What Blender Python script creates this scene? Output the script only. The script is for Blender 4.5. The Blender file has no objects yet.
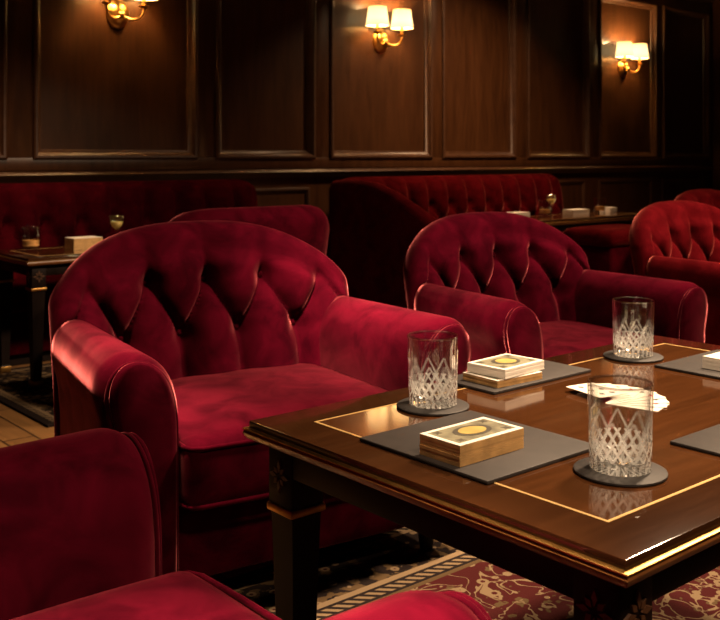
import bpy, bmesh, math, random
from mathutils import Vector, Matrix
random.seed(4)
S = bpy.context.scene
COL = S.collection
PI = math.pi

# ------------------------------------------------------------------ materials
def new_mat(name):
    m = bpy.data.materials.new(name); m.use_nodes = True
    nt = m.node_tree
    return m, nt, nt.nodes['Principled BSDF']

def N(nt, kind, **kw):
    n = nt.nodes.new(kind)
    for k, v in kw.items():
        if k in n.inputs.keys(): n.inputs[k].default_value = v
        else: setattr(n, k, v)
    return n

def ramp(nt, fac, stops):
    r = nt.nodes.new('ShaderNodeValToRGB')
    e = r.color_ramp.elements
    while len(e) < len(stops): e.new(0.5)
    for el, (p, c) in zip(e, stops):
        el.position = p; el.color = (*c, 1)
    nt.links.new(fac, r.inputs[0])
    return r.outputs[0]

def math_node(nt, op, a, b=None, c=None):
    n = nt.nodes.new('ShaderNodeMath'); n.operation = op
    for i, v in enumerate((a, b, c)):
        if v is None: continue
        if isinstance(v, (int, float)): n.inputs[i].default_value = v
        else: nt.links.new(v, n.inputs[i])
    return n.outputs[0]

def mix_col(nt, fac, a, b):
    n = nt.nodes.new('ShaderNodeMix'); n.data_type = 'RGBA'
    for sock, v in ((n.inputs[0], fac), (n.inputs[6], a), (n.inputs[7], b)):
        if isinstance(v, (int, float)): sock.default_value = v
        elif isinstance(v, tuple): sock.default_value = (*v, 1)
        else: nt.links.new(v, sock)
    return n.outputs[2]

def objcoord(nt, scale=(1, 1, 1), rot=(0, 0, 0)):
    tc = nt.nodes.new('ShaderNodeTexCoord'); mp = nt.nodes.new('ShaderNodeMapping')
    mp.inputs['Scale'].default_value = scale; mp.inputs['Rotation'].default_value = rot
    nt.links.new(tc.outputs['Object'], mp.inputs[0])
    return mp.outputs[0]

def velvet(name, dark, light, sheen, sw=1.0):
    m, nt, b = new_mat(name)
    v = objcoord(nt)
    n1 = N(nt, 'ShaderNodeTexNoise', Scale=9.0, Detail=4.0, Roughness=0.6, Distortion=0.8)
    n2 = N(nt, 'ShaderNodeTexNoise', Scale=900.0, Detail=2.0)
    nt.links.new(v, n1.inputs[0]); nt.links.new(v, n2.inputs[0])
    col = ramp(nt, n1.outputs[0], [(0.34, dark), (0.68, light)])
    nt.links.new(col, b.inputs['Base Color'])
    b.inputs['Roughness'].default_value = 0.62
    b.inputs['Specular IOR Level'].default_value = 0.02; b.inputs['IOR'].default_value = 1.06
    nt.links.new(math_node(nt, 'MULTIPLY_ADD', n1.outputs[0], 0.7 * sw, 0.10 * sw), b.inputs['Sheen Weight'])
    b.inputs['Sheen Roughness'].default_value = 0.26
    b.inputs['Sheen Tint'].default_value = (*sheen, 1)
    bp = N(nt, 'ShaderNodeBump', Strength=0.12, Distance=0.002)
    nt.links.new(n2.outputs[0], bp.inputs['Height'])
    nt.links.new(bp.outputs[0], b.inputs['Normal'])
    return m

def wood(name, c1, c2, rough, scale=(1, 1, 1), coat=0.0, spec=0.5, bump=0.05):
    m, nt, b = new_mat(name)
    v = objcoord(nt, scale)
    n1 = N(nt, 'ShaderNodeTexNoise', Scale=6.0, Detail=7.0, Roughness=0.65, Distortion=0.6)
    nt.links.new(v, n1.inputs[0])
    nt.links.new(ramp(nt, n1.outputs[0], [(0.3, c1), (0.7, c2)]), b.inputs['Base Color'])
    r = math_node(nt, 'MULTIPLY_ADD', n1.outputs[0], rough * 0.3, rough * 0.85)
    nt.links.new(r, b.inputs['Roughness'])
    b.inputs['Coat Weight'].default_value = coat; b.inputs['Coat Roughness'].default_value = min(0.12, rough * 0.8)
    b.inputs['Specular IOR Level'].default_value = spec
    bp = N(nt, 'ShaderNodeBump', Strength=bump, Distance=0.002)
    nt.links.new(n1.outputs[0], bp.inputs['Height']); nt.links.new(bp.outputs[0], b.inputs['Normal'])
    return m

def plain(name, c, rough=0.5, metal=0.0, noise=0.0, spec=0.5):
    m, nt, b = new_mat(name)
    b.inputs['Roughness'].default_value = rough; b.inputs['Metallic'].default_value = metal
    b.inputs['Specular IOR Level'].default_value = spec
    v = objcoord(nt); n1 = N(nt, 'ShaderNodeTexNoise', Scale=40.0, Detail=3.0)
    nt.links.new(v, n1.inputs[0])
    lo = tuple(x * (1 - noise) for x in c); hi = tuple(min(1, x * (1 + noise)) for x in c)
    nt.links.new(ramp(nt, n1.outputs[0], [(0.3, lo), (0.7, hi)]), b.inputs['Base Color'])
    return m

M = {}
M['velvet'] = velvet('crimson_velvet', (0.0120, 0.0004, 0.0018), (0.030, 0.0008, 0.0038), (1.0, 0.235, 0.255))
M['velvet_orange_lit'] = velvet('orange_warm_lit_velvet', (0.026, 0.0009, 0.0017), (0.050, 0.0018, 0.0032), (1.0, 0.24, 0.20))  # crimson velvet with a warm lamp's orange cast put into the colour
M['velvet_dark'] = velvet('dark_velvet', (0.016, 0.0006, 0.002), (0.030, 0.001, 0.003), (1.0, 0.11, 0.13), 0.4)
M['wall_wood'] = wood('mahogany_panelling', (0.034, 0.0125, 0.0046), (0.072, 0.028, 0.0098), 0.32, (3, 3, 0.35), 0.25)
M['trim_wood'] = wood('mahogany_moulding', (0.036, 0.014, 0.006), (0.070, 0.029, 0.012), 0.40, (2, 2, 2), 0.0)
M['dark_wood'] = wood('ebonised_wood', (0.003, 0.0014, 0.001), (0.007, 0.003, 0.002), 0.5, (4, 4, 0.5), 0.0, 0.12)
M['table_wood'] = wood('polished_table_top', (0.036, 0.0125, 0.004), (0.066, 0.023, 0.0072), 0.09, (0.6, 7, 1), 0.5, 0.5, 0.0)
M['band_wood'] = wood('polished_table_border', (0.022, 0.008, 0.003), (0.038, 0.014, 0.005), 0.09, (0.6, 7, 1), 0.5, 0.5, 0.0)
M['edge_wood'] = wood('gilded_edge_wood', (0.10, 0.036, 0.010), (0.19, 0.075, 0.022), 0.30, (2, 2, 2), 0.3)
M['brass'] = plain('brass', (0.72, 0.43, 0.13), 0.28, 1.0, 0.12)
M['old_brass'] = plain('aged_brass', (0.42, 0.23, 0.065), 0.36, 1.0, 0.25)
M['inlay'] = plain('brass_inlay', (0.55, 0.36, 0.14), 0.4, 0.6, 0.1)
M['leather'] = plain('charcoal_leather', (0.021, 0.017, 0.016), 0.6, 0.0, 0.15, 0.25)
M['coaster'] = plain('slate_coaster', (0.019, 0.016, 0.0155), 0.6, 0.0, 0.15, 0.25)
M['card_white'] = plain('card_stock', (0.66, 0.61, 0.54), 0.5, 0.0, 0.03)
M['card_gilt'] = plain('gilt_card_edge', (0.50, 0.30, 0.12), 0.42, 0.35, 0.2)
M['card_green'] = plain('card_back_print', (0.15, 0.14, 0.09), 0.5, 0.0, 0.45)
M['card_dark'] = plain('card_back_ring', (0.045, 0.038, 0.025), 0.5, 0.0, 0.3)
M['card_gold'] = plain('card_back_medallion', (0.42, 0.32, 0.10), 0.4, 0.2, 0.15)
M['card_red'] = plain('red_card_ink', (0.55, 0.03, 0.03), 0.5)
M['card_black'] = plain('black_card_ink', (0.02, 0.02, 0.02), 0.5)
M['ceiling'] = plain('ceiling_paint', (0.10, 0.06, 0.035), 0.8, 0.0, 0.05)

def glass_mat(name, cut):
    """clear thin-walled crystal; the ground cuts in the lower half are frosted"""
    m, nt, b = new_mat(name)
    out = nt.nodes['Material Output']; nt.nodes.remove(b)
    tr = N(nt, 'ShaderNodeBsdfTransparent'); tr.inputs[0].default_value = (0.93, 0.94, 0.94, 1)
    gl = N(nt, 'ShaderNodeBsdfGlossy', Roughness=0.03); gl.inputs[0].default_value = (1, 1, 1, 1)
    lw = N(nt, 'ShaderNodeLayerWeight', Blend=0.5)
    fres = math_node(nt, 'MULTIPLY_ADD', math_node(nt, 'POWER', lw.outputs['Facing'], 2.2), 0.80, 0.05)
    thin = N(nt, 'ShaderNodeMixShader')
    nt.links.new(tr.outputs[0], thin.inputs[1]); nt.links.new(gl.outputs[0], thin.inputs[2])
    if not cut:
        nt.links.new(fres, thin.inputs[0]); nt.links.new(thin.outputs[0], out.inputs[0]); return m
    tc = nt.nodes.new('ShaderNodeTexCoord'); sp = nt.nodes.new('ShaderNodeSeparateXYZ')
    nt.links.new(tc.outputs['Object'], sp.inputs[0])
    rim = math_node(nt, 'MULTIPLY', math_node(nt, 'GREATER_THAN', sp.outputs[2], 0.1215), 0.42)
    nt.links.new(math_node(nt, 'MAXIMUM', fres, rim), thin.inputs[0])
    ang = math_node(nt, 'DIVIDE', math_node(nt, 'ARCTAN2', sp.outputs[1], sp.outputs[0]), 2 * PI)
    zz = math_node(nt, 'DIVIDE', math_node(nt, 'SUBTRACT', sp.outputs[2], 0.018), 0.057)
    def lines(freq, k, w):
        q = math_node(nt, 'FRACT', math_node(nt, 'ADD', math_node(nt, 'MULTIPLY_ADD', ang, freq, 64.0), math_node(nt, 'MULTIPLY', zz, k)))
        d = math_node(nt, 'MINIMUM', q, math_node(nt, 'SUBTRACT', 1.0, q))
        return math_node(nt, 'LESS_THAN', d, w)
    a = math_node(nt, 'MAXIMUM', lines(9, 1.0, 0.06), lines(9, -1.0, 0.06))
    fan = math_node(nt, 'MULTIPLY', math_node(nt, 'MAXIMUM', lines(18, 2.5, 0.12), lines(18, -2.5, 0.12)), math_node(nt, 'LESS_THAN', zz, 0.50))
    a = math_node(nt, 'MAXIMUM', a, fan)
    band = math_node(nt, 'MULTIPLY', math_node(nt, 'GREATER_THAN', zz, 0.0), math_node(nt, 'LESS_THAN', zz, 1.0))
    a = math_node(nt, 'MULTIPLY', a, band)
    flute = math_node(nt, 'MULTIPLY', lines(24, 0.0, 0.22), math_node(nt, 'LESS_THAN', zz, -0.04))
    a = math_node(nt, 'MAXIMUM', a, math_node(nt, 'MULTIPLY', flute, 0.8))
    fade = math_node(nt, 'MULTIPLY_ADD', zz, -0.20, 0.40)
    fac = math_node(nt, 'MULTIPLY', a, math_node(nt, 'ADD', fade, math_node(nt, 'MULTIPLY', fan, 0.22)))
    df = N(nt, 'ShaderNodeBsdfDiffuse'); df.inputs[0].default_value = (0.85, 0.85, 0.83, 1)
    tl = N(nt, 'ShaderNodeBsdfTranslucent'); tl.inputs[0].default_value = (0.85, 0.85, 0.83, 1)
    g2 = N(nt, 'ShaderNodeBsdfGlossy', Roughness=0.25)
    m1 = N(nt, 'ShaderNodeMixShader'); m1.inputs[0].default_value = 0.5
    nt.links.new(df.outputs[0], m1.inputs[1]); nt.links.new(tl.outputs[0], m1.inputs[2])
    m2 = N(nt, 'ShaderNodeMixShader'); m2.inputs[0].default_value = 0.3
    nt.links.new(m1.outputs[0], m2.inputs[1]); nt.links.new(g2.outputs[0], m2.inputs[2])
    m3 = N(nt, 'ShaderNodeMixShader')
    nt.links.new(fac, m3.inputs[0]); nt.links.new(thin.outputs[0], m3.inputs[1]); nt.links.new(m2.outputs[0], m3.inputs[2])
    nt.links.new(m3.outputs[0], out.inputs[0])
    return m
M['glass'] = glass_mat('cut_crystal', True); M['clear_glass'] = glass_mat('clear_glass', False)
def liquid(name, c):
    m, nt, b = new_mat(name)
    b.inputs['Base Color'].default_value = (*c, 1); b.inputs['Roughness'].default_value = 0.02
    b.inputs['IOR'].default_value = 1.34; b.inputs['Transmission Weight'].default_value = 1.0
    return m
M['wine'] = plain('white_wine', (0.95, 0.75, 0.25), 0.1, 0.0, 0.02)
M['whisky'] = plain('amber_drink', (0.75, 0.40, 0.14), 0.1, 0.0, 0.25)

def shade_mat():
    m, nt, b = new_mat('lit_lamp_shade')
    b.inputs['Base Color'].default_value = (0.9, 0.75, 0.5, 1); b.inputs['Roughness'].default_value = 0.9
    tc = nt.nodes.new('ShaderNodeTexCoord'); sp = nt.nodes.new('ShaderNodeSeparateXYZ')
    nt.links.new(tc.outputs['Generated'], sp.inputs[0])
    col = ramp(nt, sp.outputs[2], [(0.0, (1.0, 0.56, 0.20)), (0.35, (1.0, 0.70, 0.33)), (0.75, (1.0, 0.66, 0.28)), (1.0, (1.0, 0.52, 0.16))])
    nt.links.new(col, b.inputs['Emission Color']); b.inputs['Emission Strength'].default_value = SHADE_E
    return m
SHADE_E = 2.3
M['shade'] = shade_mat()

def rug_mat(name, hx, hy):
    m, nt, b = new_mat(name)
    tc = nt.nodes.new('ShaderNodeTexCoord'); sp = nt.nodes.new('ShaderNodeSeparateXYZ')
    nt.links.new(tc.outputs['Object'], sp.inputs[0])
    dx = math_node(nt, 'SUBTRACT', hx, math_node(nt, 'ABSOLUTE', sp.outputs[0]))
    dy = math_node(nt, 'SUBTRACT', hy, math_node(nt, 'ABSOLUTE', sp.outputs[1]))
    d = math_node(nt, 'MINIMUM', dx, dy)
    red, cream, dark, gold = (0.035, 0.004, 0.004), (0.135, 0.092, 0.052), (0.009, 0.005, 0.004), (0.060, 0.036, 0.016)
    # field: scrolling vine lines plus blossoms
    nz = N(nt, 'ShaderNodeTexNoise', Scale=11.0, Detail=2.0, Distortion=1.2); nt.links.new(tc.outputs['Object'], nz.inputs[0])
    vine = math_node(nt, 'LESS_THAN', math_node(nt, 'ABSOLUTE', math_node(nt, 'SUBTRACT', nz.outputs[0], 0.5)), 0.020)
    vo = N(nt, 'ShaderNodeTexVoronoi', Scale=15.0); nt.links.new(tc.outputs['Object'], vo.inputs[0])
    bl = math_node(nt, 'LESS_THAN', vo.outputs['Distance'], 0.24)
    core = math_node(nt, 'LESS_THAN', vo.outputs['Distance'], 0.11)
    n3 = N(nt, 'ShaderNodeTexNoise', Scale=26.0, Detail=2.0); nt.links.new(tc.outputs['Object'], n3.inputs[0])
    leaf = math_node(nt, 'GREATER_THAN', n3.outputs[0], 0.62)
    f = mix_col(nt, leaf, red, gold)
    f = mix_col(nt, vine, f, cream); f = mix_col(nt, bl, f, cream); f = mix_col(nt, core, f, red)
    # border: dark ground with cream blossoms
    vb = N(nt, 'ShaderNodeTexVoronoi', Scale=24.0); nt.links.new(tc.outputs['Object'], vb.inputs[0])
    g = mix_col(nt, math_node(nt, 'GREATER_THAN', n3.outputs[0], 0.52), dark, gold)
    g = mix_col(nt, math_node(nt, 'LESS_THAN', vb.outputs['Distance'], 0.30), g, cream)
    g = mix_col(nt, math_node(nt, 'LESS_THAN', vb.outputs['Distance'], 0.13), g, red)
    # dotted guard stripe
    sx = math_node(nt, 'ADD', sp.outputs[0], sp.outputs[1])
    dots = math_node(nt, 'GREATER_THAN', math_node(nt, 'SINE', math_node(nt, 'MULTIPLY', sx, 190)), 0.0)
    dot = mix_col(nt, dots, dark, cream)
    c = f
    for lim, what in ((0.34, gold), (0.325, dark), (0.315, dot), (0.285, dark), (0.275, cream), (0.255, g), (0.075, cream), (0.06, dot), (0.035, dark)):
        c = mix_col(nt, math_node(nt, 'LESS_THAN', d, lim), c, what)
    nt.links.new(c, b.inputs['Base Color'])
    b.inputs['Roughness'].default_value = 0.95; b.inputs['Specular IOR Level'].default_value = 0.1
    fz = N(nt, 'ShaderNodeTexNoise', Scale=400.0); nt.links.new(tc.outputs['Object'], fz.inputs[0])
    bp = N(nt, 'ShaderNodeBump', Strength=0.4, Distance=0.003)
    nt.links.new(fz.outputs[0], bp.inputs['Height']); nt.links.new(bp.outputs[0], b.inputs['Normal'])
    return m

def parquet_mat():
    m, nt, b = new_mat('oak_plank_floor')
    v = objcoord(nt, (1, 1, 1), (0, 0, PI / 2))
    br = N(nt, 'ShaderNodeTexBrick', Scale=1.0)
    br.inputs['Brick Width'].default_value = 0.9; br.inputs['Row Height'].default_value = 0.12
    br.inputs['Mortar Size'].default_value = 0.004
    br.inputs['Color1'].default_value = (0.30, 0.15, 0.050, 1); br.inputs['Color2'].default_value = (0.21, 0.10, 0.034, 1)
    br.inputs['Mortar'].default_value = (0.03, 0.014, 0.006, 1)
    nt.links.new(v, br.inputs[0])
    n1 = N(nt, 'ShaderNodeTexNoise', Scale=5.0, Detail=6.0); nt.links.new(objcoord(nt, (9, 0.8, 1)), n1.inputs[0])
    mm = nt.nodes.new('ShaderNodeMix'); mm.data_type = 'RGBA'; mm.blend_type = 'MULTIPLY'; mm.inputs[0].default_value = 0.6
    nt.links.new(br.outputs[0], mm.inputs[6]); nt.links.new(n1.outputs[0], mm.inputs[7])
    nt.links.new(mm.outputs[2], b.inputs['Base Color']); b.inputs['Roughness'].default_value = 0.4
    return m
M['floor'] = parquet_mat()

# ------------------------------------------------------------------ mesh helpers
def link(name, bm, mat, parent=None, smooth=True, angle=None):
    bmesh.ops.recalc_face_normals(bm, faces=bm.faces[:])
    me = bpy.data.meshes.new(name); bm.to_mesh(me); bm.free()
    me.materials.append(M[mat] if isinstance(mat, str) else mat)
    if smooth:
        for p in me.polygons: p.use_smooth = True
        if angle is not None: me.set_sharp_from_angle(angle=math.radians(angle))
    o = bpy.data.objects.new(name, me); COL.objects.link(o)
    if parent: o.parent = parent
    return o

def thing(name, loc=(0, 0, 0), rz=0.0):
    o = bpy.data.objects.new(name, None); o.empty_display_size = 0.1
    COL.objects.link(o); o.location = loc; o.rotation_euler = (0, 0, rz)
    return o

def tag(o, label, cat, group=None):
    o['label'] = label; o['category'] = cat
    if group: o['group'] = group
    return o

def struct(o):
    o['kind'] = 'structure'; return o

def copy_tree(o, parent=None):
    c = o.copy(); COL.objects.link(c)
    if parent: c.parent = parent
    for ch in list(o.children): copy_tree(ch, c)
    return c

def box(bm, x0, x1, y0, y1, z0, z1, bev=0.0, seg=2):
    r = bmesh.ops.create_cube(bm, size=1.0)
    vs = r['verts']
    for v in vs:
        v.co = Vector(((x0 + x1) / 2 + v.co.x * (x1 - x0), (y0 + y1) / 2 + v.co.y * (y1 - y0), (z0 + z1) / 2 + v.co.z * (z1 - z0)))
    if bev:
        es = list({e for v in vs for e in v.link_edges})
        bmesh.ops.bevel(bm, geom=es, offset=bev, segments=seg, affect='EDGES', profile=0.5)
    return bm

def B(x0, x1, y0, y1, z0, z1, bev=0.0, seg=2):
    return box(bmesh.new(), x0, x1, y0, y1, z0, z1, bev, seg)

def cushion(w, d, h, r, puff=0.02, n=18, cx=0, cy=0, cz=0, front=0.0):
    """rounded, slightly crowned box"""
    bm = bmesh.new()
    bmesh.ops.create_cube(bm, size=2.0)
    bmesh.ops.subdivide_edges(bm, edges=bm.edges[:], cuts=n, use_grid_fill=True)
    hx, hy, hz = w / 2, d / 2, h / 2
    for v in bm.verts:
        p = [math.sin(c * PI / 2) if abs(c) < 1 else c for c in v.co]
        q = Vector((p[0] * hx, p[1] * hy, p[2] * hz))
        inner = Vector((max(-(hx - r), min(hx - r, q.x)), max(-(hy - r), min(hy - r, q.y)), max(-(hz - r), min(hz - r, q.z))))
        dlt = q - inner
        if dlt.length > 1e-9: q = inner + dlt.normalized() * r
        X, Y = q.x / hx, q.y / hy
        if q.z > 0: q.z += puff * (1 - X ** 4) * (1 - Y ** 4)
        if q.y < 0: q.y -= front * (1 - X ** 4) * (1 - (q.z / hz) ** 2)
        v.co = q + Vector((cx, cy, cz))
    return bm

def tube(bm, pts, rad, seg=8, closed=False, radii=None):
    pts = [Vector(p) for p in pts]; n = len(pts); rings = []
    prev = None
    for i, p in enumerate(pts):
        if closed: t = pts[(i + 1) % n] - pts[i - 1]
        else: t = pts[min(i + 1, n - 1)] - pts[max(i - 1, 0)]
        t.normalize()
        if prev is None:
            a = Vector((0, 0, 1)) if abs(t.z) < 0.9 else Vector((1, 0, 0))
            u = t.cross(a).normalized()
        else:
            u = (prev - t * prev.dot(t)).normalized()
        prev = u; w = t.cross(u)
        rr = radii[i] if radii else rad
        rings.append([bm.verts.new(p + (u * math.cos(2 * PI * k / seg) + w * math.sin(2 * PI * k / seg)) * rr) for k in range(seg)])
    m = n if closed else n - 1
    for i in range(m):
        a, b = rings[i], rings[(i + 1) % n]
        for k in range(seg): bm.faces.new((a[k], a[(k + 1) % seg], b[(k + 1) % seg], b[k]))
    if not closed:
        bm.faces.new(rings[0][::-1]); bm.faces.new(rings[-1])
    return bm

def lathe(bm, prof, seg=32, cx=0, cy=0, cz=0, fn=None):
    rings = []
    for r, z in prof:
        if r < 1e-6: rings.append([bm.verts.new((cx, cy, cz + z))])
        else:
            ring = []
            for k in range(seg):
                a = 2 * PI * k / seg
                rr = fn(r, a, z) if fn else r
                ring.append(bm.verts.new((cx + rr * math.cos(a), cy + rr * math.sin(a), cz + z)))
            rings.append(ring)
    for a, b in zip(rings, rings[1:]):
        for k in range(seg):
            k2 = (k + 1) % seg
            if len(a) == 1 and len(b) == 1: continue
            if len(a) == 1: bm.faces.new((a[0], b[k2], b[k]))
            elif len(b) == 1: bm.faces.new((a[k], a[k2], b[0]))
            else: bm.faces.new((a[k], a[k2], b[k2], b[k]))
    return bm

def loft(bm, secs, caps=True):
    rings = [[bm.verts.new(p) for p in s] for s in secs]
    n = len(rings[0])
    for a, b in zip(rings, rings[1:]):
        for k in range(n): bm.faces.new((a[k], a[(k + 1) % n], b[(k + 1) % n], b[k]))
    if caps:
        bm.faces.new(rings[0][::-1]); bm.faces.new(rings[-1])
    return bm

# ------------------------------------------------------------------ upholstery
def tuft_height(x, z, a, rows, fade=0.20):
    """rows: [(z, offset)] bottom to top; 0 in the folds, 1 on the pads"""
    def s(t): return math.sqrt(math.sin(PI * t) ** 2 + 0.006) - 0.0774
    z0, o0 = rows[0]; zt, ot = rows[-1]
    if z <= z0:
        h = s((x - o0) / a) ** 0.75
    elif z >= zt:
        k = min(1.0, (z - zt) / fade)
        h = s((x - ot) / a) ** 0.75 * (1 - k) + 0.62 * k
    else:
        for (za, oa), (zb, ob) in zip(rows, rows[1:]):
            if za <= z <= zb:
                t = (z - za) / (zb - za)
                h = (s((x - oa) / a - t / 2) * s((x - oa) / a + t / 2)) ** 0.5
                h = h ** 0.75
                break
    dip = 0.0
    for zr, orow in rows:
        kx = round((x - orow) / a) * a + orow
        r2 = (x - kx) ** 2 + (z - zr) ** 2
        dip += math.exp(-r2 / (0.030 ** 2))
    return h - 0.45 * min(1, dip)

def back_bm(W, ztop, zb, th, a, rows, A, curve, recl, ymid, nu, nv, ends=8, fade=0.20, topk=0.25):
    """padded slab: W half width, ztop(u), front face tufted"""
    bm = bmesh.new(); secs = []
    for i in range(nu + 1):
        # denser towards the ends
        u = -1 + 2 * i / nu
        u = math.sin(u * PI / 2) * 0.35 + u * 0.65
        u = max(-0.999, min(0.999, u))
        x = u * W
        e = max(0.02, (1 - abs(u) ** ends)) ** 0.5
        t = th * e
        zt = ztop(u)
        yc = ymid - curve * abs(u) ** 2.6
        sec = []
        nf = nv
        def yrec(z): return recl * max(0, z - 0.38)
        damp = 1 - max(0, (abs(u) - 0.86) / 0.14) ** 1.5
        for j in range(nf + 1):
            z = zb + (zt - t / 2 - zb) * j / nf
            h = tuft_height(x, z, a, rows, fade) * A * damp
            edge = min(1.0, (zt - t / 2 - z) / 0.06 + topk)
            sec.append((x, yc - t / 2 - h * edge + yrec(z), z))
        ka = 10
        zc = zt - t / 2
        for j in range(1, ka):
            an = PI * j / ka
            hh = tuft_height(x, zc, a, rows, fade) * A * damp * topk * (1 - j / ka)
            sec.append((x, yc - (t / 2 + hh) * math.cos(an) + yrec(zc), zc + (t / 2) * math.sin(an)))
        for j in range(8):
            z = zc + (zb - zc) * j / 7
            sec.append((x, yc + t / 2 + yrec(z), z))
        secs.append(sec)
    loft(bm, secs)
    return bm

def arm_outline(R, b, zb, zt, side):
    """rolled arm section: full roll outside, long slope down towards the seat; side=-1 has its inner face at +x"""
    key = [(-0.080, zb), (-0.082, zb + 0.2), (-0.086, zt - 0.17), (-0.100, zt - 0.115), (-0.106, zt - 0.075), (-0.096, zt - 0.035), (-0.070, zt - 0.009), (-0.035, zt),
           (0.005, zt - 0.007), (0.042, zt - 0.030), (0.068, zt - 0.066), (0.082, zt - 0.115), (0.087, zt - 0.18), (0.087, zb + 0.2), (0.087, zb)]
    pts = []
    for a in range(len(key) - 1):
        p0, p1, p2, p3 = (Vector(key[max(0, min(len(key) - 1, a + d))]) for d in (-1, 0, 1, 2))
        m = 1 if a in (0, len(key) - 2) else 3
        for q in range(m):
            t = q / m
            pts.append(0.5 * ((2 * p1) + (p2 - p0) * t + (2 * p0 - 5 * p1 + 4 * p2 - p3) * t * t + (3 * p1 - p0 - 3 * p2 + p3) * t ** 3))
    pts.append(Vector(key[-1]))
    pts = [(p.x, p.y) for p in pts]
    return pts if side < 0 else [(-x, z) for x, z in pts][::-1]

def make_arm(parent, x, yb, yf, zt, mat, R=0.098, b=0.084, zb=0.085, rise=0.0):
    bm = bmesh.new(); secs = []
    out = arm_outline(R, b, zb, zt, -1 if x < 0 else 1)
    r = 0.055
    L = yb - yf
    stations = [0, .04, .12, .25, .4, .55, .7, .82, .9]
    ys = [yb - L * s for s in stations if yb - L * s > yf + r]
    rows = [(y, 0.0) for y in ys]
    for k in range(9):
        an = PI / 2 * k / 8
        rows.append((yf + r - r * math.sin(an), r * (1 - math.cos(an)) * 0.75))
    for y, ins in rows:
        s = (yb - y) / L
        dz = rise * (1 - s) ** 2
        sec = []
        tp = 0.80 + 0.20 * min(1, s * 1.1); cx = x - (0.02 if x > 0 else -0.02) * (1 - s)
        for px, pz in out:
            f = (pz - zb) / (zt - zb)
            sec.append((cx + px * tp * (1 - ins / R), y, zb + (pz - zb) * (1 - ins / (zt - zb)) + dz * f))
        secs.append(sec)
    loft(bm, secs)
    arm = link('arm', bm, mat, parent)
    pp = [(x + px * 0.82, yf + 0.0075, zb + (pz - zb) * 0.968) for px, pz in out]
    link('piping', tube(bmesh.new(), pp, 0.0050, 8), mat, arm)
    fp = [[(x + px * 0.78, yf + 0.004, zb + 0.01 + (pz - zb) * 0.955) for px, pz in out],
          [(x + px * 0.78, yf - 0.003, zb + 0.01 + (pz - zb) * 0.955) for px, pz in out],
          [(x + px * 0.60, yf - 0.008, zb + 0.02 + (pz - zb) * 0.925) for px, pz in out]]
    link('arm_front_panel', loft(bmesh.new(), fp), mat, arm)
    return arm

def make_chair(mat, hw=0.405, p=2.6, q=0.72, ztop=0.855, zarm=0.62, lod=1.0):
    t = thing('velvet_armchair')
    W = hw + 0.055
    a = 0.18
    rows = [(0.545, a / 2), (0.69, 0.0)]
    def zt(u): return zarm + 0.035 + (ztop - zarm - 0.035) * max(0, 1 - abs(u) ** p) ** q
    bm = back_bm(W, zt, 0.10, 0.15, a, rows, 0.050, 0.10, 0.22, 0.27, int(190 * lod), int(64 * lod))
    back = link('backrest', bm, mat, t)
    # covered buttons in the dimples
    for zr, o in rows:
        for k in range(-3, 3):
            x = k * a + o
            u = x / W
            if abs(u) > 0.70 or zt(u) - zr < 0.13: continue
            y = 0.27 - 0.10 * abs(u) ** 2.6 - 0.075 * (1 - abs(u) ** 8) ** 0.5 + 0.22 * (zr - 0.38) + 0.45 * 0.050
            bb = bmesh.new(); bmesh.ops.create_uvsphere(bb, u_segments=12, v_segments=8, radius=0.011)
            for v in bb.verts: v.co = Vector((v.co.x + x, v.co.y * 0.6 + y - 0.006, v.co.z + zr))
            link('button', bb, mat, back)
    for s in (-1, 1):
        make_arm(t, s * hw, 0.17, -0.36, zarm, mat)
    inner = hw - 0.082
    base = link('base', cushion(2 * inner + 0.02, 0.58, 0.18, 0.02, 0, 10, 0, -0.04, 0.175), mat, t)
    seat = link('seat_cushion', cushion(2 * inner + 0.012, 0.62, 0.155, 0.032, 0.018, 20, 0, -0.095, 0.345, 0.012), mat, t)
    # piping along the top and bottom seams of the cushion
    w, y0, y1, r = inner + 0.002, -0.405, 0.14, 0.03
    for zz, nm in ((0.409, 'piping'), (0.281, 'piping')):
        pts = [(-w, y1, zz), (-w, y0 + r, zz), (-w + r * 0.3, y0 + r * 0.3, zz), (-w + r, y0 - 0.002, zz), (-w * .5, y0 - 0.008, zz), (0, y0 - 0.011, zz), (w * .5, y0 - 0.008, zz),
               (w - r, y0 - 0.002, zz), (w - r * 0.3, y0 + r * 0.3, zz), (w, y0 + r, zz), (w, y1, zz)]
        link(nm, tube(bmesh.new(), pts, 0.0055, 8), mat, seat)
    for sx in (-1, 1):
        for y in (-0.29, 0.22):
            lb = bmesh.new(); lathe(lb, [(0, 0), (0.016, 0), (0.018, 0.012), (0.024, 0.06), (0.03, 0.095), (0, 0.095)], 16, sx * (hw - 0.01), y, 0)
            link('leg', lb, 'dark_wood', t)
    return t

# ------------------------------------------------------------------ room shell
D = 5.7
XR = 10.05
struct(link('floor', B(-2.5, XR, -3.0, D, -0.1, 0.0), 'floor', smooth=False))
struct(link('ceiling', B(-2.6, XR + .1, -3.1, D + .1, 3.0, 3.1), 'ceiling', smooth=False))
struct(link('wall_back', B(-2.6, XR + .1, D, D + 0.1, -0.1, 3.0), 'wall_wood', smooth=False))
struct(link('wall_right', B(XR, XR + 0.1, -3.1, D, -0.1, 3.0), 'wall_wood', smooth=False))
struct(link('wall_left', B(-2.6, -2.5, -3.1, D, -0.1, 3.0), 'wall_wood', smooth=False))
struct(link('wall_front', B(-2.5, XR, -3.1, -3.0, -0.1, 3.0), 'wall_wood', smooth=False))
tn = [0]
def trim(bm, mat='trim_wood', angle=40):
    tn[0] += 1
    return struct(link('trim_%d' % tn[0], bm, mat, smooth=True, angle=angle))

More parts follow.
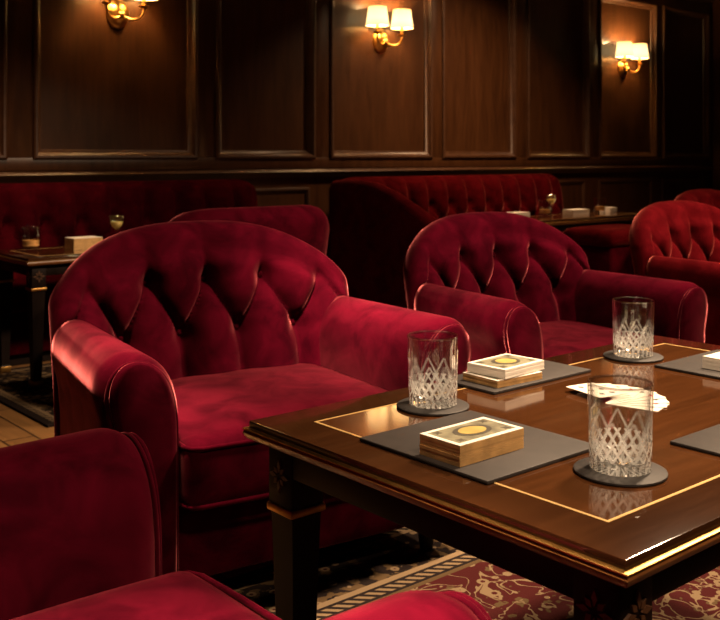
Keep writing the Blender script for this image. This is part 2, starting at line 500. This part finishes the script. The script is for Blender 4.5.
ZB, ZT = 1.05, 2.62
panels = [(-1.85, -0.75), (-0.58, 0.75), (0.93, 2.09), (2.27, 3.37), (3.54, 4.37), (4.53, 5.575), (5.715, 6.62), (6.795, 7.69), (7.87, 8.83), (8.97, 9.85)]
PD = 0.035
# stiles and rails stand proud of the recessed panels
edges = [-2.5] + [v for p in panels for v in p] + [XR]
for i in range(0, len(edges), 2):
    trim(B(edges[i], edges[i + 1], D - PD, D, ZB, ZT, 0.003), 'wall_wood')
trim(B(-2.5, XR, D - PD, D, ZT, 3.0, 0.003), 'wall_wood')
trim(B(-2.5, XR, D - PD, D, 0.97, ZB, 0.003), 'wall_wood')
def mitre_frame(x0, x1, z0, z1, prof):
    """prof: [(inset from the opening edge, height above the wall)]"""
    bm = bmesh.new(); rings = []
    for ins, h in prof:
        rings.append([bm.verts.new(c) for c in ((x0 + ins, D - h, z0 + ins), (x1 - ins, D - h, z0 + ins), (x1 - ins, D - h, z1 - ins), (x0 + ins, D - h, z1 - ins))])
    for a, b in zip(rings, rings[1:]):
        for k in range(4): bm.faces.new((a[k], a[(k + 1) % 4], b[(k + 1) % 4], b[k]))
    return bm
PROF = [(-0.012, PD), (-0.010, PD + 0.012), (0.0, PD + 0.018), (0.012, PD + 0.016), (0.020, PD + 0.004), (0.034, 0.018), (0.046, 0.014), (0.050, 0.0005)]
for x0, x1 in panels:
    trim(mitre_frame(x0, x1, ZB, ZT, PROF))
# chair rail, wainscot panels, skirting, cornice
def moulding(prof, x0=-2.5, x1=XR):
    bm = bmesh.new()
    loft(bm, [[(x0, D - d, z) for d, z in prof], [(x1, D - d, z) for d, z in prof]])
    return bm
trim(moulding([(0, 0.90), (0.02, 0.90), (0.03, 0.915), (0.055, 0.93), (0.062, 0.945), (0.055, 0.955), (0.03, 0.965), (0.02, 0.975), (0, 0.975)]))
for x0, x1 in panels:
    trim(mitre_frame(x0 + 0.02, x1 - 0.02, 0.25, 0.83, [(0, 0.0005), (0.004, 0.016), (0.016, 0.02), (0.03, 0.012), (0.04, 0.0005)]))
struct(link('baseboard_back', B(-2.5, XR, D - 0.025, D, 0, 0.15, 0.006), 'trim_wood'))
struct(link('baseboard_right', B(XR - 0.025, XR, -3, D - 0.03, 0, 0.15, 0.006), 'trim_wood'))
trim(moulding([(0, 2.74), (0.05, 2.74), (0.055, 2.77), (0.09, 2.80), (0.10, 2.85), (0.16, 2.92), (0.17, 3.0), (0, 3.0)]))
# corner pilaster on the right-hand wall
trim(B(XR - 0.12, XR, D - 0.55, D - 0.04, 0.15, 3.0, 0.006), 'wall_wood')

# ------------------------------------------------------------------ rugs
def rug(hx, hy, loc, label):
    m = rug_mat('persian_rug_weave', hx, hy)
    o = link('persian_rug', B(-hx, hx, -hy, hy, 0, 0.010, 0.003), m, smooth=False)
    o.location = loc
    return tag(o, label, 'rug', 'patterned rugs on the plank floor')
rug(2.35, 1.80, (2.20, 0.25, 0.0), 'red and cream patterned rug under the large foreground card table')
rug(1.7, 0.55, (3.22, 4.22, 0.0), 'dark patterned rug under the far left table, past the bare planks')

# ------------------------------------------------------------------ seating
GC = 'tufted crimson velvet armchairs'
def put(ch, x, y, deg, label):
    ch.location = (x, y, 0.0102 if (abs(x) < 4.55 and y < 3.8) else 0.0); ch.rotation_euler = (0, 0, math.radians(deg))
    return tag(ch, label, 'armchair', GC)
c1 = make_chair('velvet')
c2 = copy_tree(c1)
c3 = make_chair('velvet_orange_lit')
c2.scale = c3.scale = (0.945, 0.96, 0.975)
put(c1, 1.46, 2.20, -8, 'large crimson tufted armchair behind the near left corner of the card table')
put(c2, 2.74, 2.22, -8, 'crimson tufted armchair behind the far edge of the card table, centre of the photo')
put(c3, 4.19, 2.26, -5, 'tufted armchair cut off by the right edge of the photo, bright orange-red arm')
fg = make_chair('velvet', hw=0.345)
put(fg, 0.362, 1.055, 89, 'cropped armchair in the bottom left foreground, showing two arms and its seat corner')
c5 = make_chair('velvet', hw=0.36, p=7.0, q=0.5, ztop=0.845, lod=0.5)
put(c5, 2.25, 3.62, 180, 'armchair seen from behind, flat-topped back above the largest armchair')
c4 = make_chair('velvet_orange_lit', lod=0.5)
put(c4, 5.52, 2.86, 0, 'dark armchair in the distance, its curved back just above the right-hand chair')

def make_banquette(x0, x1, yback, zt0, a, mat, left_wing, right_round, label):
    cx = (x0 + x1) / 2; W = (x1 - x0) / 2
    t = thing('tufted_banquette', (cx, 0, 0))
    def zt(u):
        e = 1.0
        k = 0.16 / W
        if u > 1 - k and right_round: e = max(0, 1 - ((u - 1 + k) / k) ** 2) ** 0.5
        if u < -1 + k: e = max(0, 1 - ((-u - 1 + k) / k) ** 2) ** 0.5 * 0.6 + 0.4
        return zt0 - 0.10 + 0.10 * e
    rows = [(0.52, a / 2), (0.68, 0)]
    bm = back_bm(W, zt, 0.10, 0.16, a, rows, 0.075, 0.0, 0.18, yback, int(W * 110), 34, ends=30, fade=1.2, topk=0.8)
    back = link('backrest', bm, mat, t)
    for zr, o in rows:
        k0 = int(W / a) + 1
        for k in range(-k0, k0 + 1):
            x = k * a + o
            if abs(x) > W - 0.06: continue
            bb = bmesh.new(); bmesh.ops.create_uvsphere(bb, u_segments=8, v_segments=6, radius=0.012)
            y = yback - 0.08 + 0.18 * (zr - 0.38) + 0.45 * 0.075 - 0.008
            for v in bb.verts: v.co = Vector((v.co.x + x, v.co.y * 0.6 + y, v.co.z + zr))
            link('button', bb, mat, back)
    link('base', B(-W + 0.03, W - 0.03, yback - 0.58, yback + 0.04, 0.06, 0.28, 0.01), mat, t)
    link('plinth', B(-W + 0.06, W - 0.06, yback - 0.54, yback + 0.02, 0.0, 0.07, 0.004), 'dark_wood', t)
    n = max(1, round(2 * W / 1.3)); sw = (2 * W - 0.06) / n
    for k in range(n):
        link('seat_cushion', cushion(sw - 0.004, 0.54, 0.15, 0.04, 0.015, 12, -W + 0.03 + sw * (k + 0.5), yback - 0.35, 0.352), mat, t)
    if left_wing:
        # curved wing running forward from the back, its top falling towards the front
        prof = [(yback + 0.10, zt0 - 0.02), (yback - 0.12, zt0 - 0.01), (yback - 0.35, zt0 - 0.03), (yback - 0.55, zt0 - 0.09), (yback - 0.78, zt0 - 0.19), (yback - 0.95, zt0 - 0.30), (yback - 1.02, zt0 - 0.40)]
        bm = bmesh.new(); secs = []
        for y, z in prof:
            sec = []
            for px, k in ((-0.06, 0), (-0.06, 0.5), (-0.06, 1)): sec.append((px, y, 0.06 + (z - 0.06 - 0.06) * k))
            for j in range(1, 8):
                an = PI - PI * j / 8
                sec.append((0.06 * math.cos(an), y, z - 0.06 + 0.06 * math.sin(an)))
            for px, k in ((0.06, 1), (0.06, 0.5), (0.06, 0)): sec.append((px, y, 0.06 + (z - 0.06 - 0.06) * k))
            secs.append([(p[0] - W + 0.0 + (0.05 if y < yback - 0.9 else 0), p[1], p[2]) for p in sec])
        loft(bm, secs)
        link('wing', bm, mat, t, angle=50)
    return tag(t, label, 'banquette', 'tufted wall banquettes')
make_banquette(0.25, 3.72, D - 0.30, 0.905, 0.215, 'velvet_dark', False, True, 'long dark tufted banquette along the wall behind the far left table')
make_banquette(4.45, 6.95, D - 0.30, 0.905, 0.215, 'velvet_orange_lit', True, True, 'red tufted banquette with a sloping wing, below the middle pair of wall lamps')

# low stool in front of the far right table
t = thing('velvet_stool', (5.33, 3.72, 0))
link('seat', cushion(0.62, 0.40, 0.10, 0.045, 0.012, 12, 0, 0, 0.545), 'velvet_orange_lit', t)
link('base', B(-0.28, 0.28, -0.17, 0.17, 0.12, 0.51, 0.02), 'velvet_dark', t)
for sx in (-1, 1):
    for sy in (-1, 1):
        link('leg', lathe(bmesh.new(), [(0, 0), (0.015, 0), (0.022, 0.13), (0, 0.13)], 12, sx * 0.24, sy * 0.13), 'dark_wood', t)
tag(t, 'low backless red velvet stool in front of the far right table', 'stool')

# ------------------------------------------------------------------ tables
def make_table(x0, x1, y0, y1, h, label, z0=0.0, detail=True):
    cx, cy = (x0 + x1) / 2, (y0 + y1) / 2
    t = thing('card_table', (cx, cy, z0)); a, b = (x1 - x0) / 2, (y1 - y0) / 2
    h -= z0
    top = link('tabletop', B(-a + 0.004, a - 0.004, -b + 0.004, b - 0.004, h - 0.014, h, 0.0016), 'band_wood', t, angle=40)
    # brass inlay line and inner field
    i = 0.086; w = 0.0024
    link('inner_field', B(-a + i, a - i, -b + i, b - i, h - 0.004, h + 0.0004), 'table_wood', top, smooth=False)
    bm = bmesh.new(); e = 0.0007
    box(bm, -a + i - w, a - i + w, b - i - w, b - i + w, h - 0.003, h + e); box(bm, -a + i - w, a - i + w, -b + i - w, -b + i + w, h - 0.003, h + e)
    box(bm, -a + i - w, -a + i + w, -b + i + w, b - i - w, h - 0.003, h + e); box(bm, a - i - w, a - i + w, -b + i + w, b - i - w, h - 0.003, h + e)
    link('inlay_line', bm, 'inlay', top, smooth=False)
    bm = bmesh.new(); rings = []
    for off, z in ((-0.004, h - 0.015), (0.002, h - 0.016), (0.004, h - 0.020), (0.002, h - 0.026), (-0.004, h - 0.032), (-0.012, h - 0.036), (-0.02, h - 0.037)):
        rings.append([(-a - off, -b - off, z), (a + off, -b - off, z), (a + off, b + off, z), (-a - off, b + off, z)])
    loft(bm, rings)
    link('edge_moulding', bm, 'edge_wood', t, angle=35)
    bm = bmesh.new()
    loft(bm, [[(-a - o, -b - o, z), (a + o, -b - o, z), (a + o, b + o, z), (-a - o, b + o, z)] for o, z in ((-0.006, h - 0.0115), (0.003, h - 0.012), (0.0042, h - 0.0128), (0.0042, h - 0.0144), (0.002, h - 0.0150), (-0.006, h - 0.0150))])
    link('brass_line', bm, 'old_brass', t, angle=35)
    f = 0.03
    for nm, dims in (('apron', (-a + f, a - f, -b + f, -b + f + 0.02)), ('apron', (-a + f, a - f, b - f - 0.02, b - f)), ('apron', (-a + f, -a + f + 0.02, -b + f + .02, b - f - .02)), ('apron', (a - f - 0.02, a - f, -b + f + .02, b - f - .02))):
        link(nm, B(*dims, h - 0.085, h - 0.035, 0.003), 'dark_wood', t, angle=40)
    for sx in (-1, 1):
        for sy in (-1, 1):
            X, Y = sx * (a - 0.062), sy * (b - 0.062)
            bm = bmesh.new()
            secs = []
            for hw, z in ((0.018, 0.0), (0.022, 0.03), (0.019, 0.035), (0.030, h - 0.16), (0.031, h - 0.155)):
                secs.append([(X - hw, Y - hw, z), (X + hw, Y - hw, z), (X + hw, Y + hw, z), (X - hw, Y + hw, z)])
            loft(bm, secs)
            leg = link('leg', bm, 'dark_wood', t, angle=30)
            blk = link('leg_block', B(X - 0.034, X + 0.034, Y - 0.034, Y + 0.034, h - 0.138, h - 0.034, 0.003), 'dark_wood', leg, angle=40)
            link('collar', B(X - 0.037, X + 0.037, Y - 0.037, Y + 0.037, h - 0.152, h - 0.137, 0.004), 'old_brass', leg, angle=40)
            link('foot_cuff', B(X - 0.026, X + 0.026, Y - 0.026, Y + 0.026, 0.0, 0.03, 0.003), 'old_brass', leg, angle=40)
            # carved flower on the two outward faces of the block
            for ax in (0, 1):
                bm = bmesh.new()
                for k in range(8):
                    an = k * PI / 4; ln = 0.030 if k % 2 == 0 else 0.022
                    d1 = Vector((math.cos(an), math.sin(an))); nrm = Vector((-d1.y, d1.x))
                    pts = [d1 * 0.006, d1 * ln * 0.6 + nrm * 0.005, d1 * ln, d1 * ln * 0.6 - nrm * 0.005]
                    lo, hi = [], []
                    for q in pts:
                        if ax == 0:
                            lo.append(bm.verts.new((X + q.x, Y + sy * 0.033, h - 0.086 + q.y))); hi.append(bm.verts.new((X + q.x * .9, Y + sy * 0.0375, h - 0.086 + q.y * .9)))
                        else:
                            lo.append(bm.verts.new((X + sx * 0.033, Y + q.x, h - 0.086 + q.y))); hi.append(bm.verts.new((X + sx * 0.0375, Y + q.x * .9, h - 0.086 + q.y * .9)))
                    bm.faces.new(hi)
                    for m in range(4): bm.faces.new((lo[m], lo[(m + 1) % 4], hi[(m + 1) % 4], hi[m]))
                link('carved_flower', bm, 'trim_wood', blk, smooth=False)
    return tag(t, label, 'table', 'dark brass-edged tables')
H1 = 0.603
make_table(0.935, 2.18, 0.637, 1.405, H1, 'large polished wooden table with brass edge and inlay line, bottom right foreground', 0.010)
make_table(1.675, 2.90, 4.26, 4.78, 0.60, 'small dark table with a brass edge at the far left, before the long banquette', 0.010)
make_table(4.98, 6.55, 4.22, 4.72, 0.615, 'dark table at the far right, set with glasses, before the red banquette', 0.010)

# ------------------------------------------------------------------ things on the tables
def make_mat(x0, x1, y0, y1, deg, label):
    o = link('leather_table_mat', B(-(x1 - x0) / 2, (x1 - x0) / 2, -(y1 - y0) / 2, (y1 - y0) / 2, 0, 0.006, 0.002), 'leather', angle=40)
    o.location = ((x0 + x1) / 2, (y0 + y1) / 2, H1 + 0.0004); o.rotation_euler = (0, 0, math.radians(deg))
    return tag(o, label, 'table mat', 'charcoal leather table mats')
make_mat(1.005, 1.265, 0.91, 1.185, 0, 'charcoal mat under the nearest gilt-edged card deck')
make_mat(1.395, 1.70, 1.245, 1.395, 0, 'charcoal mat under the stacked card decks behind the left glass')
make_mat(1.84, 2.10, 0.95, 1.185, 0, 'charcoal mat at the right edge of the photo under a white deck')
make_mat(1.368, 1.63, 0.66, 0.853, 0, 'bare charcoal mat at the right edge, right of the nearest glass')

def make_coaster(x, y, label):
    o = link('round_coaster', lathe(bmesh.new(), [(0, 0), (0.063, 0), (0.066, 0.002), (0.066, 0.0045), (0.063, 0.006), (0, 0.006)], 48), 'coaster', angle=40)
    o.location = (x, y, H1 + 0.0004)
    return tag(o, label, 'coaster', 'round slate coasters')

def tumbler_bm(h=0.125, rt=0.0465, rb=0.0435, seg=120, detail=True):
    bm = bmesh.new()
    def outer(z): return rb + (rt - rb) * z / h
    def fn(r, a, z):
        if z <= 0.0 or r < 0.9 * rb: return r
        c = 0.0
        if 0.002 < z < 0.016: c = 0.0016 * (0.5 + 0.5 * math.cos(a * 24))
        if 0.018 < z < 0.075:
            zz = (z - 0.018) / 0.057
            g = 0
            for s in (1, -1):
                q = (a * 9 / (2 * PI) + s * zz * 1.0) % 1.0
                d = min(q, 1 - q)
                g = max(g, max(0, 1 - d / 0.085))
            c = 0.0020 * g * min(1, (1 - zz) * 5) * min(1, zz * 12)
        return r - c
    prof = [(0, 0.003), (rb * 0.55, 0.002), (rb - 0.006, 0.0), (rb - 0.002, 0.0006)]
    nz = 46 if detail else 12
    for k in range(nz + 1):
        z = 0.002 + (0.085 - 0.002) * k / nz
        prof.append((outer(z), z))
    prof += [(outer(0.1), 0.1), (outer(h - 0.002), h - 0.002), (outer(h) - 0.001, h), (outer(h) - 0.0022, h), (outer(h) - 0.0034, h - 0.003)]
    for z in (0.1, 0.08, 0.06, 0.04, 0.03): prof.append((outer(z) - 0.0042, z))
    prof += [(outer(0.022) - 0.006, 0.022), (outer(0.018) - 0.012, 0.0185), (rb * 0.4, 0.0178), (0, 0.0175)]
    def fn2(r, a, z): return fn(r, a, z)
    # only the outer wall is cut
    nout = 4 + nz + 1
    rings = []
    for i, (r, z) in enumerate(prof):
        if r < 1e-6: rings.append([bm.verts.new((0, 0, z))]); continue
        ring = []
        for k in range(seg):
            a = 2 * PI * k / seg
            rr = fn(r, a, z) if (4 <= i < nout and detail) else r
            ring.append(bm.verts.new((rr * math.cos(a), rr * math.sin(a), z)))
        rings.append(ring)
    for a_, b_ in zip(rings, rings[1:]):
        for k in range(seg):
            k2 = (k + 1) % seg
            if len(a_) == 1: bm.faces.new((a_[0], b_[k2], b_[k]))
            elif len(b_) == 1: bm.faces.new((a_[k], a_[k2], b_[0]))
            else: bm.faces.new((a_[k], a_[k2], b_[k2], b_[k]))
    return bm
GT = 'cut crystal tumblers'
glass0 = link('crystal_tumbler', tumbler_bm(), 'glass', angle=25)
for i, (x, y, rz, lab, clab) in enumerate([
    (1.243, 1.258, 0.3, 'empty cut-glass tumbler in front of the largest armchair, left of the decks', 'dark round coaster under the leftmost tumbler on the big table'),
    (1.895, 1.274, 1.1, 'empty cut-glass tumbler at the back edge of the big table', 'dark round coaster under the tumbler at the back of the big table'),
    (1.192, 0.823, 0.0, 'nearest and largest cut-glass tumbler, at the front corner of the inlay line', 'dark round coaster under the nearest, largest tumbler')]):
    make_coaster(x, y, clab)
    g = glass0 if i == 0 else glass0.copy()
    if i: COL.objects.link(g)
    g.location = (x, y, H1 + 0.0068); g.rotation_euler = (0, 0, rz); tag(g, lab, 'glass', GT)

def make_deck(L, Wd, hgt, mat_side, loc, deg, label, printed=True):
    """a squared-up pack of cards, long side along its own x"""
    t = thing('card_deck', loc, math.radians(deg))
    a, b = L / 2, Wd / 2
    bm = bmesh.new(); n = 6
    for k in range(n):                      # packets of cards, very slightly out of line
        dx, dy = random.uniform(-1, 1) * 0.0006, random.uniform(-1, 1) * 0.0006
        box(bm, -a + dx, a + dx, -b + dy, b + dy, hgt * k / n, hgt * (k + 1) / n - 0.0002)
    link('card_block', bm, mat_side, t, smooth=False)
    top = link('top_card', B(-a, a, -b, b, hgt, hgt + 0.0012, 0.0004), 'card_white', t, smooth=False)
    if printed:
        m = 0.0085
        link('back_print', B(-a + m, a - m, -b + m, b - m, hgt + 0.001, hgt + 0.0015), 'card_green', top, smooth=False)
        for nm, rx, ry, z, mt in (('ring', 0.46, 0.56, 0.0019, 'card_dark'), ('medallion', 0.33, 0.42, 0.0023, 'card_gold')):
            bm = bmesh.new()
            secs = [[((a - m) * rx * 1.25 * math.cos(2 * PI * k / 36), (b - m) * ry * 1.25 * math.sin(2 * PI * k / 36), hgt + zz) for k in range(36)] for zz in (0.001, z)]
            loft(bm, secs); link(nm, bm, mt, top, smooth=False)
        for sx in (-1, 1):
            for sy in (-1, 1):
                x, y = sx * (a - m) * 0.80, sy * (b - m) * 0.72
                secs = [[(x + 0.009 * math.cos(k * PI / 4) * (1 if k % 2 else .5), y + 0.008 * math.sin(k * PI / 4) * (1 if k % 2 else .5), hgt + zz) for k in range(8)] for zz in (0.001, 0.0018)]
                link('corner_ornament', loft(bmesh.new(), secs), 'card_dark', top, smooth=False)
    return tag(t, label, 'card deck', 'packs of playing cards')
Z6 = H1 + 0.0066
make_deck(0.143, 0.083, 0.030, 'card_gilt', (1.090, 1.018, Z6), 0.5, 'nearest gilt-edged card deck with a gold oval medallion, on the front mat')
make_deck(0.130, 0.095, 0.013, 'card_gilt', (1.488, 1.306, Z6), -2, 'lower gilt-edged deck of the two stacked behind the left glass')
make_deck(0.130, 0.095, 0.017, 'card_white', (1.500, 1.308, Z6 + 0.0158), 4, 'upper white-edged deck with a gold medallion, stacked behind the left glass')
make_deck(0.110, 0.075, 0.024, 'card_white', (1.945, 1.062, Z6), 0, 'white card deck cut off by the right edge of the photo', False)

# fan of face-up cards behind the nearest tumbler
def make_card(i, n):
    t = thing('playing_card')
    a, b = 0.031, 0.044
    bm = bmesh.new()
    secs = []
    for z in (0, 0.0007):
        s = []
        for sx, sy, a0 in ((1, -1, -90), (1, 1, 0), (-1, 1, 90), (-1, -1, 180)):
            for k in range(4):
                an = math.radians(a0 + 30 * k); s.append((sx * (a - 0.004) + 0.004 * math.cos(an), sy * (b - 0.004) + 0.004 * math.sin(an), z))
        secs.append(s)
    loft(bm, secs); body = link('card_face', bm, 'card_white', t, smooth=False)
    bm = bmesh.new()
    for k in range(3):
        for sx in (-1, 1):
            x, y = sx * 0.011, -0.026 + 0.026 * k
            secs = [[(x + 0.0055 * math.cos(q * PI / 2), y + 0.007 * math.sin(q * PI / 2), z) for q in range(4)] for z in (0.0005, 0.0009)]
            loft(bm, secs)
    link('pips', bm, 'card_red' if i % 2 else 'card_black', body, smooth=False)
    return t
nf = 9
cc = Vector((1.535, 1.075)); 
for i in range(nf):
    cd = make_card(i, nf)
    an = math.radians(-128 + 154 * i / (nf - 1) - 38)
    r = 0.046; cd.scale = (1.12, 1.12, 1)
    cd.location = (cc.x + r * math.cos(an + PI / 2) , cc.y + r * math.sin(an + PI / 2), H1 + 0.0008 + i * 0.0011)
    cd.rotation_euler = (0, 0, an)
    pos = ['leftmost card', 'second card from the left', 'third card from the left', 'fourth card from the left', 'middle card', 'fourth card from the right', 'third card from the right', 'second card from the right', 'rightmost card'][i]
    tag(cd, pos + ' of the white fan spread behind the nearest tumbler', 'playing card', 'fanned cards on the big table')

# far left table
zt2 = 0.6006
def far_tumbler(x, y, z, label, fill=None):
    g = link('crystal_tumbler', tumbler_bm(0.115, 0.046, 0.043, 40, False), 'clear_glass', angle=30)
    g.location = (x, y, z); tag(g, label, 'glass', GT)
    if fill:
        link('drink', lathe(bmesh.new(), [(0, 0.019), (0.034, 0.019), (0.0395, 0.024), (0.0398, 0.05), (0, 0.05)], 32), fill, g, angle=40)
    return g
def wine_glass(x, y, z, label):
    t = thing('wine_glass', (x, y, z))
    bm = bmesh.new()
    lathe(bm, [(0, 0), (0.034, 0), (0.035, 0.002), (0.010, 0.006), (0.0045, 0.012), (0.0042, 0.068), (0.010, 0.076), (0.026, 0.092), (0.037, 0.115), (0.038, 0.150), (0.0372, 0.150), (0.0362, 0.115), (0.0255, 0.0935), (0.008, 0.0785), (0, 0.077)], 32)
    b = link('bowl_and_stem', bm, 'clear_glass', t)
    link('wine', lathe(bmesh.new(), [(0, 0.0785), (0.0075, 0.080), (0.0245, 0.0945), (0.0325, 0.108), (0.034, 0.118), (0, 0.118)], 32), 'wine', t, angle=40)
    return tag(t, label, 'wine glass', 'glasses of white wine')

zl = 0.6012
far_tumbler(1.835, 4.63, zl, 'far left tumbler with an amber drink, on the corner of the small left table', 'whisky')
make_deck(0.150, 0.110, 0.055, 'card_gilt', (2.07, 4.55, zl), 0, 'plain box-like card deck on the far left table, beside the amber tumbler', False)
wine_glass(2.300, 4.66, zl, 'small glass of white wine on the far left table, above the largest armchair')
far_tumbler(2.60, 4.52, zl, 'tumbler on the far left table, half hidden by the flat-topped chair back')
zr = 0.6162
far_tumbler(5.71, 4.60, zr, 'tumbler on the far right table, touching the wine glass on its right', 'whisky')
wine_glass(5.86, 4.66, zr, 'glass of white wine on the far right table, between a tumbler and a deck')
far_tumbler(6.36, 4.58, zr, 'tumbler on the far right table, the rightmost of its glasses', 'whisky')
for (x, y, w, lab) in ((5.42, 4.62, 0.17, 'white card deck at the left end of the far right table'),
                       (6.06, 4.58, 0.20, 'white card deck in the middle of the far right table, right of the wine glass'),
                       (6.50, 4.60, 0.09, 'white card deck at the right end of the far right table')):
    make_deck(w, 0.10, 0.035, 'card_white', (x, y, zr), 0, lab, False)

# ------------------------------------------------------------------ wall lamps
def make_sconce(x, z):
    t = thing('wall_sconce', (x, D - 0.0006, z))
    plate = bmesh.new()
    secs = []
    for k, d in ((1.0, 0.0), (1.0, 0.010), (0.90, 0.018), (0.82, 0.020), (0.74, 0.032), (0.5, 0.047), (0.22, 0.053)):
        secs.append([(0.078 * k * math.cos(2 * PI * i / 32), -d, 0.098 * k * math.sin(2 * PI * i / 32)) for i in range(32)])
    loft(plate, secs); link('backplate', plate, 'brass', t, angle=60)
    hub = bmesh.new(); bmesh.ops.create_uvsphere(hub, u_segments=16, v_segments=10, radius=0.022)
    for v in hub.verts: v.co += Vector((0, -0.062, -0.012))
    link('hub', hub, 'brass', t)
    o, e = 0.115, 0.128
    for s in (-1, 1):
        P0, P1, P2, P3 = Vector((0, -0.06, -0.012)), Vector((s * 0.05, -0.075, -0.06)), Vector((s * e, -o, -0.055)), Vector((s * e, -o, 0.035))
        pts = []
        for k in range(17):
            q = k / 16
            pts.append(P0 * (1 - q) ** 3 + P1 * 3 * q * (1 - q) ** 2 + P2 * 3 * q * q * (1 - q) + P3 * q ** 3)
        arm = link('arm', tube(bmesh.new(), pts, 0.0085, 10), 'brass', t)
        link('candle_cup', lathe(bmesh.new(), [(0, 0.030), (0.012, 0.030), (0.030, 0.040), (0.033, 0.048), (0.016, 0.050), (0.013, 0.052), (0.013, 0.12), (0, 0.12)], 20, s * e, -o, 0), 'brass', arm, angle=50)
        sh = lathe(bmesh.new(), [(0.090, 0.095), (0.070, 0.240), (0.068, 0.240), (0.088, 0.095), (0.090, 0.095)], 36, s * e, -o, 0)
        so = link('lamp_shade', sh, 'shade', t, angle=50)
        bulb = lathe(bmesh.new(), [(0, 0.12), (0.010, 0.12), (0.018, 0.145), (0.020, 0.165), (0.012, 0.19), (0, 0.20)], 16, s * e, -o, 0)
        link('bulb', bulb, 'bulb', t)
        ld = bpy.data.lights.new('sconce_light', 'POINT'); ld.energy = SCONCE_W; ld.color = (1.0, 0.60, 0.26); ld.shadow_soft_size = 0.04
        lo = bpy.data.objects.new('sconce_light', ld); COL.objects.link(lo)
        lo.location = (x + s * e, D - o, z + 0.215)
    return t
m, nt, b = new_mat('lit_bulb')
b.inputs['Emission Color'].default_value = (1, 0.75, 0.42, 1); b.inputs['Emission Strength'].default_value = 12.0
M['bulb'] = m
SCONCE_W = 17.0
for x, lab in ((2.817, 'two-shade brass wall lamp at the top left, cut off by the photo'), (5.05, 'two-shade brass wall lamp above the red banquette, middle one of three'), (8.29, 'two-shade brass wall lamp at the far right end of the panelled wall')):
    tag(make_sconce(x, 1.965 if x < 8 else 1.94), lab, 'wall lamp', 'lit brass wall lamps')

# ------------------------------------------------------------------ light, world, camera
def lamp(name, loc, target, power, size, color, kind='AREA', spread=160):
    l = bpy.data.lights.new(name, kind); l.energy = power; l.color = color
    if kind == 'AREA':
        l.shape = 'DISK'; l.size = size; l.spread = math.radians(spread)
    o = bpy.data.objects.new(name, l); COL.objects.link(o); o.location = loc
    o.rotation_euler = (Vector(target) - Vector(loc)).to_track_quat('-Z', 'Y').to_euler()
    return o
WARM = (1.0, 0.70, 0.44)
lamp('unseen_overhead_light', (2.7, 1.15, 2.9), (1.7, 1.8, 0.6), 96, 0.30, WARM, spread=110)
lamp('unseen_overhead_light', (4.1, 1.3, 2.9), (3.2, 2.1, 0.6), 82, 0.30, WARM, spread=100)
lamp('unseen_overhead_light', (5.4, 1.3, 2.9), (4.7, 2.2, 0.6), 54, 0.30, (1.0, 0.62, 0.36), spread=80)
lamp('unseen_overhead_light', (5.9, 4.3, 2.92), (5.8, 5.1, 0.4), 40, 0.30, (1.0, 0.60, 0.32), spread=110)  # unseen light added to brighten the red banquette and the wall behind
lamp('unseen_overhead_light', (1.9, 4.7, 2.92), (1.9, 5.2, 0.6), 6, 0.30, (1.0, 0.60, 0.32), spread=50)  # added light, no fixture: lifts the far left table and long banquette
lamp('unseen_overhead_light', (0.92, 2.12, 2.9), (1.0, 2.10, 0.6), 13, 0.25, WARM, spread=22)  # narrow beam added for the highlight on the large armchair's left arm
lamp('unseen_overhead_light', (0.75, 1.45, 2.9), (1.93, 2.12, 0.52), 17, 0.25, WARM, spread=20)  # another added beam, for the inner face of that chair's right arm
lamp('unseen_overhead_light', (0.40, 0.62, 2.9), (0.42, 0.80, 0.6), 36, 0.20, WARM, spread=27)  # unseen beam added to brighten the foreground chair's right arm and seat
lamp('unseen_overhead_light', (0.75, -0.7, 2.9), (1.45, 1.0, 0.6), 6.5, 0.25, WARM, spread=36)  # weak front fill added for the near sides of the decks

w = bpy.data.worlds.new('World'); S.world = w; w.use_nodes = True
w.node_tree.nodes['Background'].inputs[0].default_value = (0.02, 0.012, 0.008, 1)
w.node_tree.nodes['Background'].inputs[1].default_value = 0.2

cd = bpy.data.cameras.new('camera'); cam = bpy.data.objects.new('camera', cd); COL.objects.link(cam)
cam.location = (0, 0, 1.06)
f_px = 970.0
cd.sensor_width = 36.0; cd.lens = 36.0 * f_px / 720.0
cd.shift_y = -(310 - 156) / 720.0
yaw = math.atan2(0.6476, 0.762)
cam.rotation_euler = (PI / 2, 0, -yaw)
cd.clip_start = 0.05
cd.dof.use_dof = True; cd.dof.focus_distance = 1.65; cd.dof.aperture_fstop = 11.0
S.camera = cam
S.view_settings.view_transform = 'Standard'; S.view_settings.look = 'None'
S.view_settings.gamma = 1.0; S.view_settings.use_curve_mapping = False
S.view_settings.exposure = 0.0
